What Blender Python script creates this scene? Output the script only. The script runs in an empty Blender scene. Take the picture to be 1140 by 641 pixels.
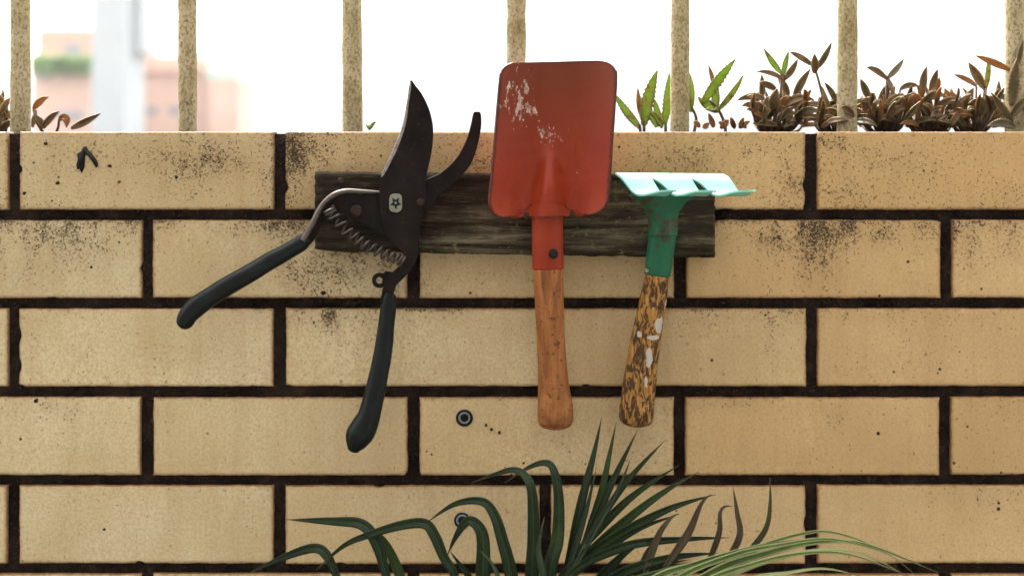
import bpy, bmesh, math, random
from mathutils import Vector, Matrix, noise
R = math.radians
C = bpy.context.scene.collection
SC = bpy.context.scene
S = 0.0008            # metres per photo pixel on the wall face
D = 1.9               # camera distance from the wall face
ZT = 1.10             # wall top
HZ = 143.0            # photo row of the eye level
ZC = ZT + 4 * S
GROUND = 0.0

def at(px, py, y=0.0):
    k = S * (D + y) / D
    return Vector(((px - 570) * k, y, ZC - (py - HZ) * k))
def kk(y): return S * (D + y) / D

# ------------------------------------------------------------------ materials
class NT:
    def __init__(s, name, disp=False):
        s.m = bpy.data.materials.new(name); s.m.use_nodes = True
        s.t = s.m.node_tree; s.b = s.t.nodes['Principled BSDF']; s.out = s.t.nodes['Material Output']
        s.co = s.t.nodes.new('ShaderNodeTexCoord').outputs['Object']
    def link(s, a, b): s.t.links.new(a, b)
    def _set(s, sock, v):
        if hasattr(v, 'is_output'): s.link(v, sock)
        elif v is not None: sock.default_value = v
    def noise(s, scale=10, detail=4, rough=.55, co=None, dist=0, out='Fac'):
        n = s.t.nodes.new('ShaderNodeTexNoise'); s.link(co or s.co, n.inputs['Vector'])
        n.inputs['Scale'].default_value = scale; n.inputs['Detail'].default_value = detail
        n.inputs['Roughness'].default_value = rough; n.inputs['Distortion'].default_value = dist
        return n.outputs[out]
    def vor(s, scale=10, co=None, feature='F1', out='Distance'):
        n = s.t.nodes.new('ShaderNodeTexVoronoi'); n.feature = feature; s.link(co or s.co, n.inputs['Vector'])
        n.inputs['Scale'].default_value = scale
        return n.outputs[out]
    def map(s, scale=(1, 1, 1), loc=(0, 0, 0), rot=(0, 0, 0), co=None):
        n = s.t.nodes.new('ShaderNodeMapping'); s.link(co or s.co, n.inputs['Vector'])
        n.inputs['Scale'].default_value = scale; n.inputs['Location'].default_value = loc; n.inputs['Rotation'].default_value = rot
        return n.outputs[0]
    def ramp(s, fac, stops, interp='LINEAR'):
        n = s.t.nodes.new('ShaderNodeValToRGB'); s.link(fac, n.inputs[0]); e = n.color_ramp.elements
        n.color_ramp.interpolation = interp
        while len(e) < len(stops): e.new(.5)
        for el, (p, c) in zip(e, stops):
            el.position = p; el.color = (c, c, c, 1) if not hasattr(c, '__len__') else (*c, 1)
        return n.outputs[0]
    def mix(s, fac, a, b, mode='MIX'):
        n = s.t.nodes.new('ShaderNodeMix'); n.data_type = 'RGBA'; n.blend_type = mode
        s._set(n.inputs[0], fac)
        for i, v in ((6, a), (7, b)):
            s._set(n.inputs[i], (*v, 1) if isinstance(v, tuple) else v)
        return n.outputs[2]
    def math(s, op, a, b=0.0, clamp=False):
        n = s.t.nodes.new('ShaderNodeMath'); n.operation = op; n.use_clamp = clamp
        s._set(n.inputs[0], a); s._set(n.inputs[1], b)
        return n.outputs[0]
    def attr(s, name, out='Fac'):
        n = s.t.nodes.new('ShaderNodeAttribute'); n.attribute_name = name; return n.outputs[out]
    def sep(s, co=None):
        n = s.t.nodes.new('ShaderNodeSeparateXYZ'); s.link(co or s.co, n.inputs[0]); return n.outputs
    def geo(s, out='Position'):
        return s.t.nodes.new('ShaderNodeNewGeometry').outputs[out]
    def bump(s, h, strength=.3, dist=.001):
        n = s.t.nodes.new('ShaderNodeBump'); s.link(h, n.inputs['Height'])
        n.inputs['Strength'].default_value = strength; n.inputs['Distance'].default_value = dist
        s.link(n.outputs[0], s.b.inputs['Normal'])
    def fin(s, color=None, rough=None, metal=None, spec=None, sub=None):
        i = s.b.inputs
        if color is not None: s._set(i['Base Color'], (*color, 1) if isinstance(color, tuple) else color)
        if rough is not None: s._set(i['Roughness'], rough)
        if metal is not None: s._set(i['Metallic'], metal)
        if spec is not None: s._set(i['Specular IOR Level'], spec)
        return s.m

M = {}
def mat_brick():
    n = NT('glazed_brick')
    d = n.attr('dirt'); e = n.attr('edge'); tint = n.attr('tint', 'Color')
    cloud = n.noise(9, 5, .6)
    base = n.mix(n.ramp(cloud, [(.3, 0.0), (.7, 1.0)]), tint, n.mix(.5, tint, (.33, .21, .085)))
    big = n.noise(3.2, 4, .6)
    base = n.mix(n.ramp(big, [(.42, 0.0), (.68, .42)]), base, (.34, .225, .10))
    fine = n.noise(420, 3, .6)
    base = n.mix(n.ramp(fine, [(.38, .42), (.60, 0.0)]), base, (.30, .19, .075))
    # vertical streaking
    st = n.noise(1, 5, .6, co=n.map((60, 1, 6)))
    base = n.mix(n.ramp(st, [(.48, 0.0), (.75, .30)]), base, (.30, .175, .065))
    # burnt brown rim
    en = n.math('ADD', e, n.math('MULTIPLY', n.math('SUBTRACT', n.noise(150, 4, .7), .5), .75))
    base = n.mix(n.ramp(en, [(.40, 0.0), (.80, .40), (1.05, .9)]), base, (.17, .075, .022))
    # brown fine spotting + black algae specks
    s1 = n.noise(300, 3, .65)
    th1 = n.math('ADD', s1, n.math('MULTIPLY', d, .20))
    base = n.mix(n.ramp(th1, [(.665, 0.0), (.72, .75)]), base, (.13, .075, .03))
    s2 = n.noise(520, 4, .7, dist=.6)
    s3 = n.noise(90, 3, .6)
    th2 = n.math('ADD', n.math('ADD', s2, n.math('MULTIPLY', d, .26)), n.math('MULTIPLY', n.math('SUBTRACT', s3, .5), .35))
    k2 = n.ramp(th2, [(.735, 0.0), (.77, 1.0)])
    base = n.mix(k2, base, (.018, .014, .012))
    base = n.mix(n.math('MULTIPLY', n.ramp(d, [(.2, 0.0), (.9, .36)]), n.ramp(n.noise(60, 5, .7), [(.3, .3), (.65, 1.0)])), base, (.12, .075, .03))
    # sparse pits
    v = n.vor(75); vm = n.noise(33, 2)
    pit = n.math('MULTIPLY', n.ramp(v, [(.07, 1.0), (.13, 0.0)]), n.ramp(vm, [(.56, 0.0), (.60, 1.0)]))
    base = n.mix(pit, base, (.03, .02, .014))
    n.bump(n.math('SUBTRACT', n.math('ADD', n.math('MULTIPLY', fine, .5), n.math('MULTIPLY', k2, .4)), pit), .35, .0006)
    return n.fin(base, n.mix(k2, n.ramp(cloud, [(.3, .38), (.7, .55)]), (.9, .9, .9)), spec=.2)
def mat_mortar():
    n = NT('sooty_mortar')
    a = n.noise(60, 6, .7); b = n.noise(500, 3, .6)
    c = n.ramp(a, [(.3, (.007, .005, .0045)), (.55, (.021, .014, .011)), (.8, (.045, .031, .024))])
    c = n.mix(n.ramp(n.noise(45, 5, .7), [(.54, 0.0), (.68, .65)]), c, (.055, .032, .020))
    c = n.mix(n.ramp(b, [(.60, 0.0), (.68, .6)]), c, (.10, .075, .055))
    n.bump(n.math('ADD', a, b), .8, .002)
    return n.fin(c, .95, spec=.05)
def mat_board():
    n = NT('weathered_wood')
    co = n.map((2.2, 2, 26)); g = n.noise(5, 7, .72, co=co, dist=.9)
    f = n.noise(26, 6, .75, co=n.map((1.1, 1, 12)))
    patch = n.noise(16, 4, .6)
    c = n.ramp(g, [(.33, (.008, .0065, .0045)), (.45, (.040, .031, .019)), (.57, (.100, .082, .050)), (.70, (.20, .17, .11))])
    c = n.mix(n.ramp(patch, [(.42, .8), (.62, 0.0)]), c, (.022, .016, .010))
    c = n.mix(n.ramp(f, [(.56, 0.0), (.72, .8)]), c, (.17, .14, .075))
    c = n.mix(n.ramp(f, [(.36, .85), (.46, 0.0)]), c, (.010, .007, .005))
    lich = n.noise(170, 4, .7)
    c = n.mix(n.math('MULTIPLY', n.ramp(lich, [(.60, 0.0), (.66, .8)]), n.ramp(patch, [(.45, 0.0), (.6, 1.0)])), c, (.16, .15, .075))
    n.bump(n.math('ADD', g, n.math('MULTIPLY', f, .7)), 1.0, .0035)
    return n.fin(c, .95, spec=.06)
def mat_dark_steel():
    n = NT('aged_steel')
    a = n.noise(45, 5, .65); b = n.noise(260, 4, .65)
    c = n.ramp(a, [(.3, (.006, .0045, .004)), (.6, (.013, .009, .0075)), (.8, (.028, .017, .012))])
    c = n.mix(n.ramp(b, [(.60, 0.0), (.72, .5)]), c, (.06, .028, .017))
    n.bump(b, .25, .0006)
    return n.fin(c, n.ramp(a, [(.3, .40), (.7, .6)]), .04, spec=.06)
def mat_bare_steel(name='worn_bright_steel', col=(.34, .31, .28)):
    n = NT(name); b = n.noise(300, 4, .7)
    c = n.mix(n.ramp(b, [(.45, 0.0), (.7, .8)]), col, (.10, .06, .04))
    n.bump(b, .2, .0004)
    return n.fin(c, .38, .85)
def mat_simple(name, col, rough=.6, metal=0.0, sc=120, var=.35, bump=.2, spec=.15):
    n = NT(name); a = n.noise(sc, 5, .65)
    dk = tuple(x * (1 - var) for x in col); lt = tuple(min(1, x * (1 + var)) for x in col)
    n.bump(a, bump, .0008)
    return n.fin(n.ramp(a, [(.3, dk), (.7, lt)]), rough, metal, spec)
def mat_grip():
    n = NT('rubber_grip'); a = n.noise(60, 5, .65); b = n.noise(420, 3, .6)
    c = n.ramp(a, [(.3, (.0022, .0030, .0025)), (.7, (.006, .0085, .0072))])
    c = n.mix(n.ramp(b, [(.64, 0.0), (.72, .35)]), c, (.05, .05, .04))
    n.bump(n.math('ADD', a, n.math('MULTIPLY', b, .4)), .3, .0008)
    return n.fin(c, n.ramp(a, [(.35, .34), (.7, .5)]), spec=.16)
def mat_red(name='red_enamel', chips=True):
    n = NT(name)
    a = n.noise(18, 5, .65); b = n.noise(160, 5, .7)
    z = n.sep()[2]
    c = n.ramp(a, [(.3, (.18, .018, .006)), (.7, (.27, .034, .010))])
    # shade of the upper blade put into the colour, browner towards the tip
    if chips:
        up = n.math('MULTIPLY', n.math('SUBTRACT', z, ZT - .03), 11.0, True)
        c = n.mix(n.math('MULTIPLY', up, n.ramp(a, [(.2, .55), (.75, 1.0)])), c, (.105, .028, .012))
    c = n.mix(n.ramp(b, [(.62, 0.0), (.72, .6)]), c, (.11, .022, .014))
    h = b
    if chips:
        sx = n.noise(120, 6, .7, co=n.map((1.8, 1, .8), rot=(0, R(-22), 0)))
        for (px, py, rx, ry, th) in ((581, 112, 19, 30, .575), (613, 152, 22, 13, .60), (560, 117, 7, 10, .60), (645, 190, 12, 7, .68), (577, 100, 9, 5, .6)):
            p = at(px, py, -.045)
            q = n.sep()
            dx = n.math('DIVIDE', n.math('SUBTRACT', q[0], p.x), rx * S); dz = n.math('DIVIDE', n.math('SUBTRACT', q[2], p.z), ry * S)
            r = n.math('ADD', n.math('MULTIPLY', dx, dx), n.math('MULTIPLY', dz, dz))
            f = n.math('SUBTRACT', sx, n.math('MULTIPLY', r, .09))
            k = n.ramp(f, [(th - .075, 0.0), (th - .055, 1.0)])
            c = n.mix(k, c, n.ramp(b, [(.35, (.12, .05, .035)), (.5, (.38, .28, .22)), (.7, (.48, .40, .34))]))
            h = n.math('SUBTRACT', h, k)
    ed = n.math('ADD', n.attr('edge'), n.math('MULTIPLY', n.math('SUBTRACT', n.noise(130, 4, .7), .5), .9))
    c = n.mix(n.ramp(ed, [(.45, 0.0), (.8, .8)]), c, (.035, .012, .008))
    scr = n.noise(1, 4, .7, co=n.map((240, 240, 22), rot=(0, R(12), 0)))
    c = n.mix(n.ramp(scr, [(.63, 0.0), (.70, .45)]), c, (.06, .014, .008))
    n.bump(h, .25, .0007)
    return n.fin(c, n.ramp(a, [(.3, .30), (.7, .46)]), spec=.14)
def mat_handle_orange():
    n = NT('varnished_handle_wood')
    co = n.map((22, 22, 1.6)); g = n.noise(6, 6, .7, co=co, dist=.4); b = n.noise(90, 5, .7)
    c = n.ramp(g, [(.3, (.11, .034, .010)), (.5, (.24, .084, .021)), (.66, (.33, .13, .034)), (.8, (.42, .19, .055))])
    z = n.sep()[2]
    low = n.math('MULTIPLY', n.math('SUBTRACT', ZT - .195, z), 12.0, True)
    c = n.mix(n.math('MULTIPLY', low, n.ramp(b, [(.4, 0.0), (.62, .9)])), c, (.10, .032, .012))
    c = n.mix(n.ramp(n.noise(240, 4, .7), [(.58, 0.0), (.64, .9)]), c, (.045, .02, .01))
    c = n.mix(n.ramp(n.noise(70, 4, .7, co=n.map((3, 3, .5))), [(.66, 0.0), (.7, .8)]), c, (.05, .022, .012))
    n.bump(n.math('ADD', g, b), .35, .001)
    return n.fin(c, .42, spec=.2)
def mat_handle_peel():
    n = NT('peeling_handle_wood')
    b = n.noise(150, 5, .66, co=n.map((1.35, 1.35, .55)), dist=.9); g = n.noise(150, 4, .6, co=n.map((3, 3, .5)))
    c = n.ramp(g, [(.3, (.17, .070, .016)), (.55, (.34, .165, .040)), (.75, (.46, .27, .085))])
    c = n.mix(n.ramp(b, [(.485, 0.0), (.53, .95)]), c, n.mix(g, (.014, .008, .005), (.075, .038, .014)))
    q = n.sep(); nz = n.noise(170, 4, .6); k = None
    for (px, py, rx, ry) in ((733, 361, 4.5, 9), (727, 375, 7, 2.6), (722, 398, 4, 11), (711, 371, 2.6, 4), (719, 425, 2, 6), (742, 337, 2, 4)):
        p = at(px, py, -.03)
        dx = n.math('DIVIDE', n.math('SUBTRACT', q[0], p.x), rx * S); dz = n.math('DIVIDE', n.math('SUBTRACT', q[2], p.z), ry * S)
        r = n.math('ADD', n.math('MULTIPLY', dx, dx), n.math('MULTIPLY', dz, dz))
        m_ = n.ramp(n.math('ADD', r, n.math('MULTIPLY', n.math('SUBTRACT', nz, .5), 3.0)), [(.75, 1.0), (.95, 0.0)])
        k = m_ if k is None else n.math('MAXIMUM', k, m_)
    c = n.mix(n.math('MULTIPLY', k, .85), c, (.44, .41, .36))
    n.bump(n.math('SUBTRACT', g, n.ramp(b, [(.50, 0.0), (.54, 1.0)])), .6, .0012)
    return n.fin(c, .55, spec=.15)
def mat_green(name, lo, hi, rust=.95):
    n = NT(name)
    a = n.noise(25, 5, .65); b = n.noise(150, 5, .72)
    c = n.ramp(a, [(.3, lo), (.7, hi)])
    c = n.mix(n.math('MULTIPLY', n.ramp(b, [(.46, 0.0), (.54, rust)]), n.ramp(n.noise(38, 4, .6, co=n.map(loc=(.7, .2, .1))), [(.53, 0.0), (.60, 1.0)])), c, (.05, .024, .012)); c = n.mix(n.ramp(b, [(.63, 0.0), (.68, .95)]), c, (.07, .035, .018))
    c = n.mix(n.ramp(n.noise(210, 4, .7, co=n.map(loc=(.3, .1, .7))), [(.70, 0.0), (.73, .9)]), c, (.42, .40, .30))
    n.bump(b, .25, .0007)
    return n.fin(c, n.ramp(a, [(.3, .33), (.7, .5)]), spec=.22)
def mat_bar():
    n = NT('lichened_railing_paint')
    a = n.noise(28, 6, .72); b = n.noise(330, 5, .72, co=n.map((1.2, 1.2, .8)))
    c = n.ramp(a, [(.28, (.46, .385, .26)), (.5, (.36, .295, .165)), (.72, (.21, .165, .07))])
    c = n.mix(n.ramp(b, [(.47, 0.0), (.62, .85)]), c, (.12, .085, .035))
    c = n.mix(n.ramp(n.noise(300, 4, .7), [(.58, 0.0), (.66, .7)]), c, (.50, .42, .26))
    n.bump(n.math('ADD', a, b), .6, .002)
    return n.fin(c, .85, spec=.1)
def mat_leaf(name, stops, rough=.45, tr=.35, sc=60, edge=None, bump=.3):
    n = NT(name)
    a = n.noise(sc, 5, .65)
    c = n.ramp(a, stops)
    e = n.attr('across')
    if edge: c = n.mix(n.ramp(e, [(.62, 0.0), (1.0, .85)]), c, edge)
    n.bump(a, bump, .0008)
    n.fin(c, rough, spec=.15)
    if tr:
        t = n.t.nodes.new('ShaderNodeBsdfTranslucent'); n.link(c, t.inputs[0])
        mx = n.t.nodes.new('ShaderNodeMixShader'); mx.inputs[0].default_value = tr
        n.link(n.b.outputs[0], mx.inputs[1]); n.link(t.outputs[0], mx.inputs[2]); n.link(mx.outputs[0], n.out.inputs[0])
    return n.m
def mat_frond(name, stops, stripe=None):
    n = NT(name)
    al = n.attr('along'); ac = n.attr('across')
    a = n.noise(35, 4, .6)
    c = n.ramp(a, stops)
    fin = n.noise(1, 2, .5, co=n.map((900, 900, 15)))
    isl = n.geo('Random Per Island')
    c = n.mix(n.math('MULTIPLY', isl, .55), c, stops[0][1]); c = n.mix(n.ramp(isl, [(.6, 0.0), (1.0, .5)]), c, tuple(x * 1.5 for x in stops[-1][1]))
    c = n.mix(n.math('MULTIPLY', n.ramp(ac, [(0.0, .5), (.16, 0.0)]), .8), c, tuple(x * 2.0 for x in stops[-1][1]))
    if stripe: c = n.mix(n.ramp(n.math('ADD', ac, n.math('MULTIPLY', n.math('SUBTRACT', a, .5), .3)), stripe[0]), c, stripe[1])
    tip = n.math('ADD', al, n.math('MULTIPLY', n.math('SUBTRACT', a, .5), .25))
    c = n.mix(n.ramp(tip, [(.90, 0.0), (1.0, .8)]), c, (.10, .075, .03))
    n.bump(fin, .6, .0012)
    n.fin(c, .34, spec=.16)
    t = n.t.nodes.new('ShaderNodeBsdfTranslucent'); n.link(c, t.inputs[0])
    mx = n.t.nodes.new('ShaderNodeMixShader'); mx.inputs[0].default_value = .22
    n.link(n.b.outputs[0], mx.inputs[1]); n.link(t.outputs[0], mx.inputs[2]); n.link(mx.outputs[0], n.out.inputs[0])
    return n.m

M['brick'] = mat_brick(); M['mortar'] = mat_mortar(); M['board'] = mat_board()
M['steel'] = mat_dark_steel(); M['bright'] = mat_bare_steel(); M['grip'] = mat_grip()
M['rib'] = mat_bare_steel('worn_rib_steel', (.10, .086, .074)); M['plate'] = mat_bare_steel('greenish_bolt_plate', (.20, .215, .16)); M['plate'].node_tree.nodes['Principled BSDF'].inputs['Metallic'].default_value = .2  # rib: worn steel, with the arm's top-edge highlight put into its lighter colour
M['black'] = mat_simple('black_recess', (.008, .007, .006), .8)
M['rust'] = mat_simple('rusty_iron', (.030, .016, .011), .8, .0, 200, .5, .5)
M['copper'] = mat_simple('reddish_rivet', (.022, .009, .007), .5, .0, 200, .4, .3)
M['red'] = mat_red(); M['redsock'] = mat_red('red_socket_enamel', False)
M['worn'] = mat_handle_orange(); M['peel'] = mat_handle_peel()
M['green'] = mat_green('green_enamel', (.004, .060, .026), (.010, .105, .044))
M['mint'] = mat_green('faded_mint_enamel', (.11, .35, .26), (.18, .45, .35), .12)  # tines: pale copy of the green enamel, light from above put into the colour
M['bar'] = mat_bar()
M['soil'] = mat_simple('dry_soil', (.022, .015, .010), .95, 0, 120, .6, .9)
M['plug'] = mat_simple('pale_plastic_plug', (.13, .16, .17), .5, 0, 200, .2, .1)
M['tar'] = mat_simple('dried_tar', (.012, .010, .009), .6, 0, 200, .5, .6)
M['succ_green'] = mat_leaf('green_succulent_leaf', [(.30, (.13, .24, .03)), (.48, (.24, .36, .06)), (.60, (.26, .24, .06)), (.70, (.16, .07, .022))], sc=130, edge=(.20, .13, .05), tr=.45)
M['succ_brown'] = mat_leaf('bronzed_succulent_leaf', [(.28, (.046, .036, .016)), (.5, (.125, .084, .038)), (.72, (.25, .17, .085))], sc=75, edge=(.32, .19, .09), tr=.3)
M['succ_grey'] = mat_leaf('dusty_succulent_leaf', [(.28, (.045, .045, .020)), (.5, (.10, .082, .040)), (.72, (.20, .14, .075))], sc=75, edge=(.28, .19, .09), tr=.3)
M['succ_orange'] = mat_leaf('orange_succulent_leaf', [(.28, (.15, .06, .02)), (.5, (.27, .11, .03)), (.72, (.36, .20, .07))], sc=75, edge=(.26, .19, .08), tr=.35)
M['sstem'] = mat_simple('succulent_stem', (.10, .065, .042), .7)
M['palm'] = mat_frond('palm_leaf', [(.3, (.005, .011, .003)), (.6, (.011, .022, .005)), (.8, (.027, .045, .009))])
M['palmdry'] = mat_frond('drying_palm_leaf', [(.3, (.034, .022, .011)), (.55, (.065, .042, .022)), (.8, (.035, .050, .016))])
M['spider'] = mat_frond('striped_ribbon_leaf', [(.3, (.025, .055, .010)), (.6, (.060, .110, .020)), (.8, (.15, .18, .035))], ([(.45, 0.0), (.75, .95)], (.30, .32, .14)))
M['cream'] = mat_frond('cream_ribbon_leaf', [(.3, (.24, .28, .11)), (.6, (.36, .37, .18)), (.8, (.42, .38, .21))])
M['terracotta'] = mat_simple('terracotta', (.26, .105, .055), .85, 0, 60, .3, .3)
M['house'] = mat_simple('house_render', (.085, .085, .085), .9, 0, 3, .2, .2)  # dark render for the added, unseen light-blocking wall
M['paving'] = mat_simple('paving', (.12, .115, .105), .9, 0, 6, .25, .3)
M['pink'] = mat_simple('pink_render', (.50, .31, .245), .9, 0, .6, .08, .0)
M['pink2'] = mat_simple('pale_pink_render', (.53, .36, .29), .9, 0, .6, .08, .0)
M['pale'] = mat_simple('pale_concrete', (.36, .38, .385), .9, 0, .4, .06, .0)
M['mintroof'] = mat_simple('mint_roof_sheet', (.36, .52, .46), .8, 0, .6, .1, .0)
M['glass'] = mat_simple('window_glass', (.26, .27, .30), .4, 0, .5, .2, .0)
M['hedge'] = mat_leaf('hedge_leaf', [(.3, (.14, .22, .08)), (.7, (.22, .31, .11))], tr=.2, sc=2)

# ------------------------------------------------------------------ helpers
def put(o, parent=None):
    C.objects.link(o)
    if parent is not None:
        o.parent = parent; o.matrix_parent_inverse = parent.matrix_basis.inverted()
    return o
def obj(name, bm, mat, parent=None, smooth=True, bevel=0, seg=2, solid=0, off=0, subsurf=0):
    me = bpy.data.meshes.new(name); bm.to_mesh(me); bm.free()
    o = bpy.data.objects.new(name, me); me.materials.append(mat)
    if smooth:
        for p in me.polygons: p.use_smooth = True
    if solid:
        m = o.modifiers.new('solid', 'SOLIDIFY'); m.thickness = solid; m.offset = off
    if bevel:
        m = o.modifiers.new('bevel', 'BEVEL'); m.width = bevel; m.segments = seg; m.limit_method = 'ANGLE'; m.angle_limit = R(35)
        m.harden_normals = True
    if subsurf:
        m = o.modifiers.new('sub', 'SUBSURF'); m.levels = subsurf; m.render_levels = subsurf
    return put(o, parent)
def thing(name, label, cat, loc=(0, 0, 0), group=None):
    o = bpy.data.objects.new(name, None); o.location = loc; o.empty_display_size = .02
    C.objects.link(o); tag(o, label, cat, group)
    return o
def tag(o, label=None, cat=None, group=None, kind=None):
    if label: o['label'] = label
    if cat: o['category'] = cat
    if group: o['group'] = group
    if kind: o['kind'] = kind
    return o
def cr(pts, n=6, closed=False):
    """Catmull-Rom resample of a list of tuples/vectors of any dimension"""
    P = [tuple(p) for p in pts]; L = len(P); out = []
    rng = range(L) if closed else range(L - 1)
    for i in rng:
        if closed: a, b, c, d = P[(i - 1) % L], P[i], P[(i + 1) % L], P[(i + 2) % L]
        else: a, b, c, d = P[max(i - 1, 0)], P[i], P[i + 1], P[min(i + 2, L - 1)]
        for j in range(n):
            t = j / n
            out.append(tuple(.5 * (2 * q + (r - p) * t + (2 * p - 5 * q + 4 * r - s) * t * t + (3 * q - p - 3 * r + s) * t ** 3) for p, q, r, s in zip(a, b, c, d)))
    if not closed: out.append(P[-1])
    return out
def slab(bm, outline, y0, y1, n=4, sm=True):
    """px outline extruded from depth y0 (front) to y1 (back)"""
    o = cr(outline, n, True) if sm else outline
    f = [bm.verts.new(at(p[0], p[1], y0)) for p in o]
    ym = y0
    b = [bm.verts.new(at(p[0], p[1], y0) + Vector((0, y1 - y0, 0))) for p in o]
    bm.faces.new(f); bm.faces.new(b[::-1]); L = len(o)
    for i in range(L): bm.faces.new((f[i], b[i], b[(i + 1) % L], f[(i + 1) % L]))
    bmesh.ops.recalc_face_normals(bm, faces=bm.faces[:])
def tube(bm, pts, radii, seg=14, flat=1.0, flatdir=Vector((0, 1, 0)), cap=True, jit=0, seed=0):
    """swept tube through world points; flat scales the section along flatdir"""
    rings = []; N = len(pts); up = None
    for i, p in enumerate(pts):
        p = Vector(p); t = (Vector(pts[min(i + 1, N - 1)]) - Vector(pts[max(i - 1, 0)])).normalized()
        if up is None:
            up = flatdir - t * flatdir.dot(t)
            if up.length < 1e-4: up = Vector((1, 0, 0)) - t * t.x
        else: up = up - t * up.dot(t)
        up = up.normalized(); sd = t.cross(up)
        r = radii[i] if hasattr(radii, '__len__') else radii
        ring = []
        for k in range(seg):
            a = 2 * math.pi * k / seg
            q = p + sd * math.cos(a) * r + up * math.sin(a) * r * flat
            if jit: q += noise.noise_vector(q * 60 + Vector((seed, 0, 0))) * jit
            ring.append(bm.verts.new(q))
        rings.append(ring)
    for a, b in zip(rings, rings[1:]):
        for k in range(seg): bm.faces.new((a[k], a[(k + 1) % seg], b[(k + 1) % seg], b[k]))
    if cap: bm.faces.new(rings[0][::-1]); bm.faces.new(rings[-1])
    return rings
def rod(path, n=6, seg=14, flat=1.0, round_end=0, **kw):
    """path of (px, py, y, radius_px)"""
    P = cr(path, n)
    pts = [at(p[0], p[1], p[2]) for p in P]; rr = [p[3] * kk(p[2]) for p in P]
    if round_end:
        t = (pts[-1] - pts[-2]).normalized(); r = rr[-1]; e = pts[-1]
        for a in (25, 45, 62, 76, 86): pts.append(e + t * r * math.sin(R(a)) * round_end); rr.append(r * math.cos(R(a)))
    bm = bmesh.new(); tube(bm, pts, rr, seg, flat, **kw)
    bmesh.ops.recalc_face_normals(bm, faces=bm.faces[:])
    return bm
def disc(bm, c, ax, r, h, seg=20, squish=1.0):
    ax = Vector(ax).normalized(); u = ax.orthogonal().normalized(); 
    if abs(ax.y) > .9: u = Vector((1, 0, 0))
    v = ax.cross(u)
    rows = []
    for (rr, hh) in ((r, 0), (r, h * .6), (r * .8, h * .92), (r * .4, h)):
        rows.append([bm.verts.new(Vector(c) + u * math.cos(a) * rr + v * math.sin(a) * rr * squish + ax * hh) for a in [2 * math.pi * k / seg for k in range(seg)]])
    for a, b in zip(rows, rows[1:]):
        for k in range(seg): bm.faces.new((a[k], a[(k + 1) % seg], b[(k + 1) % seg], b[k]))
    bm.faces.new(rows[0][::-1]); bm.faces.new(rows[-1])
    bmesh.ops.recalc_face_normals(bm, faces=bm.faces[:])
def box(bm, a, b):
    vs = [bm.verts.new((x, y, z)) for x in (a[0], b[0]) for y in (a[1], b[1]) for z in (a[2], b[2])]
    for f in ((0, 1, 3, 2), (4, 6, 7, 5), (0, 4, 5, 1), (2, 3, 7, 6), (0, 2, 6, 4), (1, 5, 7, 3)): bm.faces.new([vs[i] for i in f])
    bmesh.ops.recalc_face_normals(bm, faces=bm.faces[:])

# ------------------------------------------------------------------ ground
bm = bmesh.new()
box(bm, (-260, -60, -.3), (260, 420, GROUND))
tag(obj('ground', bm, M['paving'], smooth=False), 'pale paved ground below the brick wall', kind='structure')

# ------------------------------------------------------------------ brick wall
wall = thing('brick_wall', 'cream glazed brick parapet with wide black joints, grimy along its top', 'wall', (0, .1, 0))
rng = random.Random(5)
BLOBS = [(325, 175, 16, 34, .95), (222, 165, 50, 26, .30), (212, 195, 26, 22, .35), (90, 160, 40, 20, .15), (45, 258, 75, 26, .62), (40, 285, 80, 40, .2), (560, 180, 200, 30, .1), (300, 250, 45, 12, .7),
         (395, 300, 60, 34, .60), (345, 290, 34, 30, .5), (895, 262, 45, 22, .80), (900, 300, 30, 36, .55), (1000, 255, 70, 14, .55), (890, 190, 26, 30, .5),
         (1010, 200, 70, 24, .25), (1090, 262, 46, 30, .42), (360, 355, 42, 14, .55), (405, 375, 40, 30, .25), (810, 352, 60, 12, .35), (1000, 350, 80, 10, .35),
         (860, 385, 8, 44, .35), (1040, 380, 40, 30, .22), (925, 455, 14, 20, .45), (800, 450, 60, 8, .3), (60, 455, 40, 14, .35), (1080, 550, 50, 14, .35),
         (770, 175, 50, 22, .20), (520, 170, 40, 22, .25), (1110, 480, 26, 40, .25), (925, 155, 18, 14, .5), (360, 165, 40, 30, .35)]
def dirt(px, py):
    tv = (py - 147) % 98.4; rw = int((py - 147) // 98.4)
    d = .16 + .16 * max(0, 1 - (py - 147) / 190)
    for x, y, rx, ry, a in BLOBS:
        q = ((px - x) / rx / 1.25) ** 2 + ((py - y) / ry / 1.25) ** 2
        if q < 6: d += a * .82 * math.exp(-q) * (.75 + 1.1 * noise.noise(Vector((px * .045, py * .02, x))) + .6 * noise.noise(Vector((px * .13, py * .05, y))))
    if 0 <= rw < 5: d += (.0, .75, .55, .28, .28)[rw] * math.exp(-tv / 6.5) * max(0, .25 + 1.5 * noise.noise(Vector((px * .011, rw * 3.7, 1.3))) + .5 * noise.noise(Vector((px * .06, rw, 4))))
    if rw == 0: d += .35 * max(0, noise.noise(Vector((px * .012, py * .025, 6))))
    return max(0, min(d, 1.05))
bm = bmesh.new()
lt = bm.loops  # noqa
dl = bm.verts.layers.float.new('dirt'); el = bm.verts.layers.float.new('edge'); tl = bm.verts.layers.float_color.new('tint')
ROW = 98.4
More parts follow.
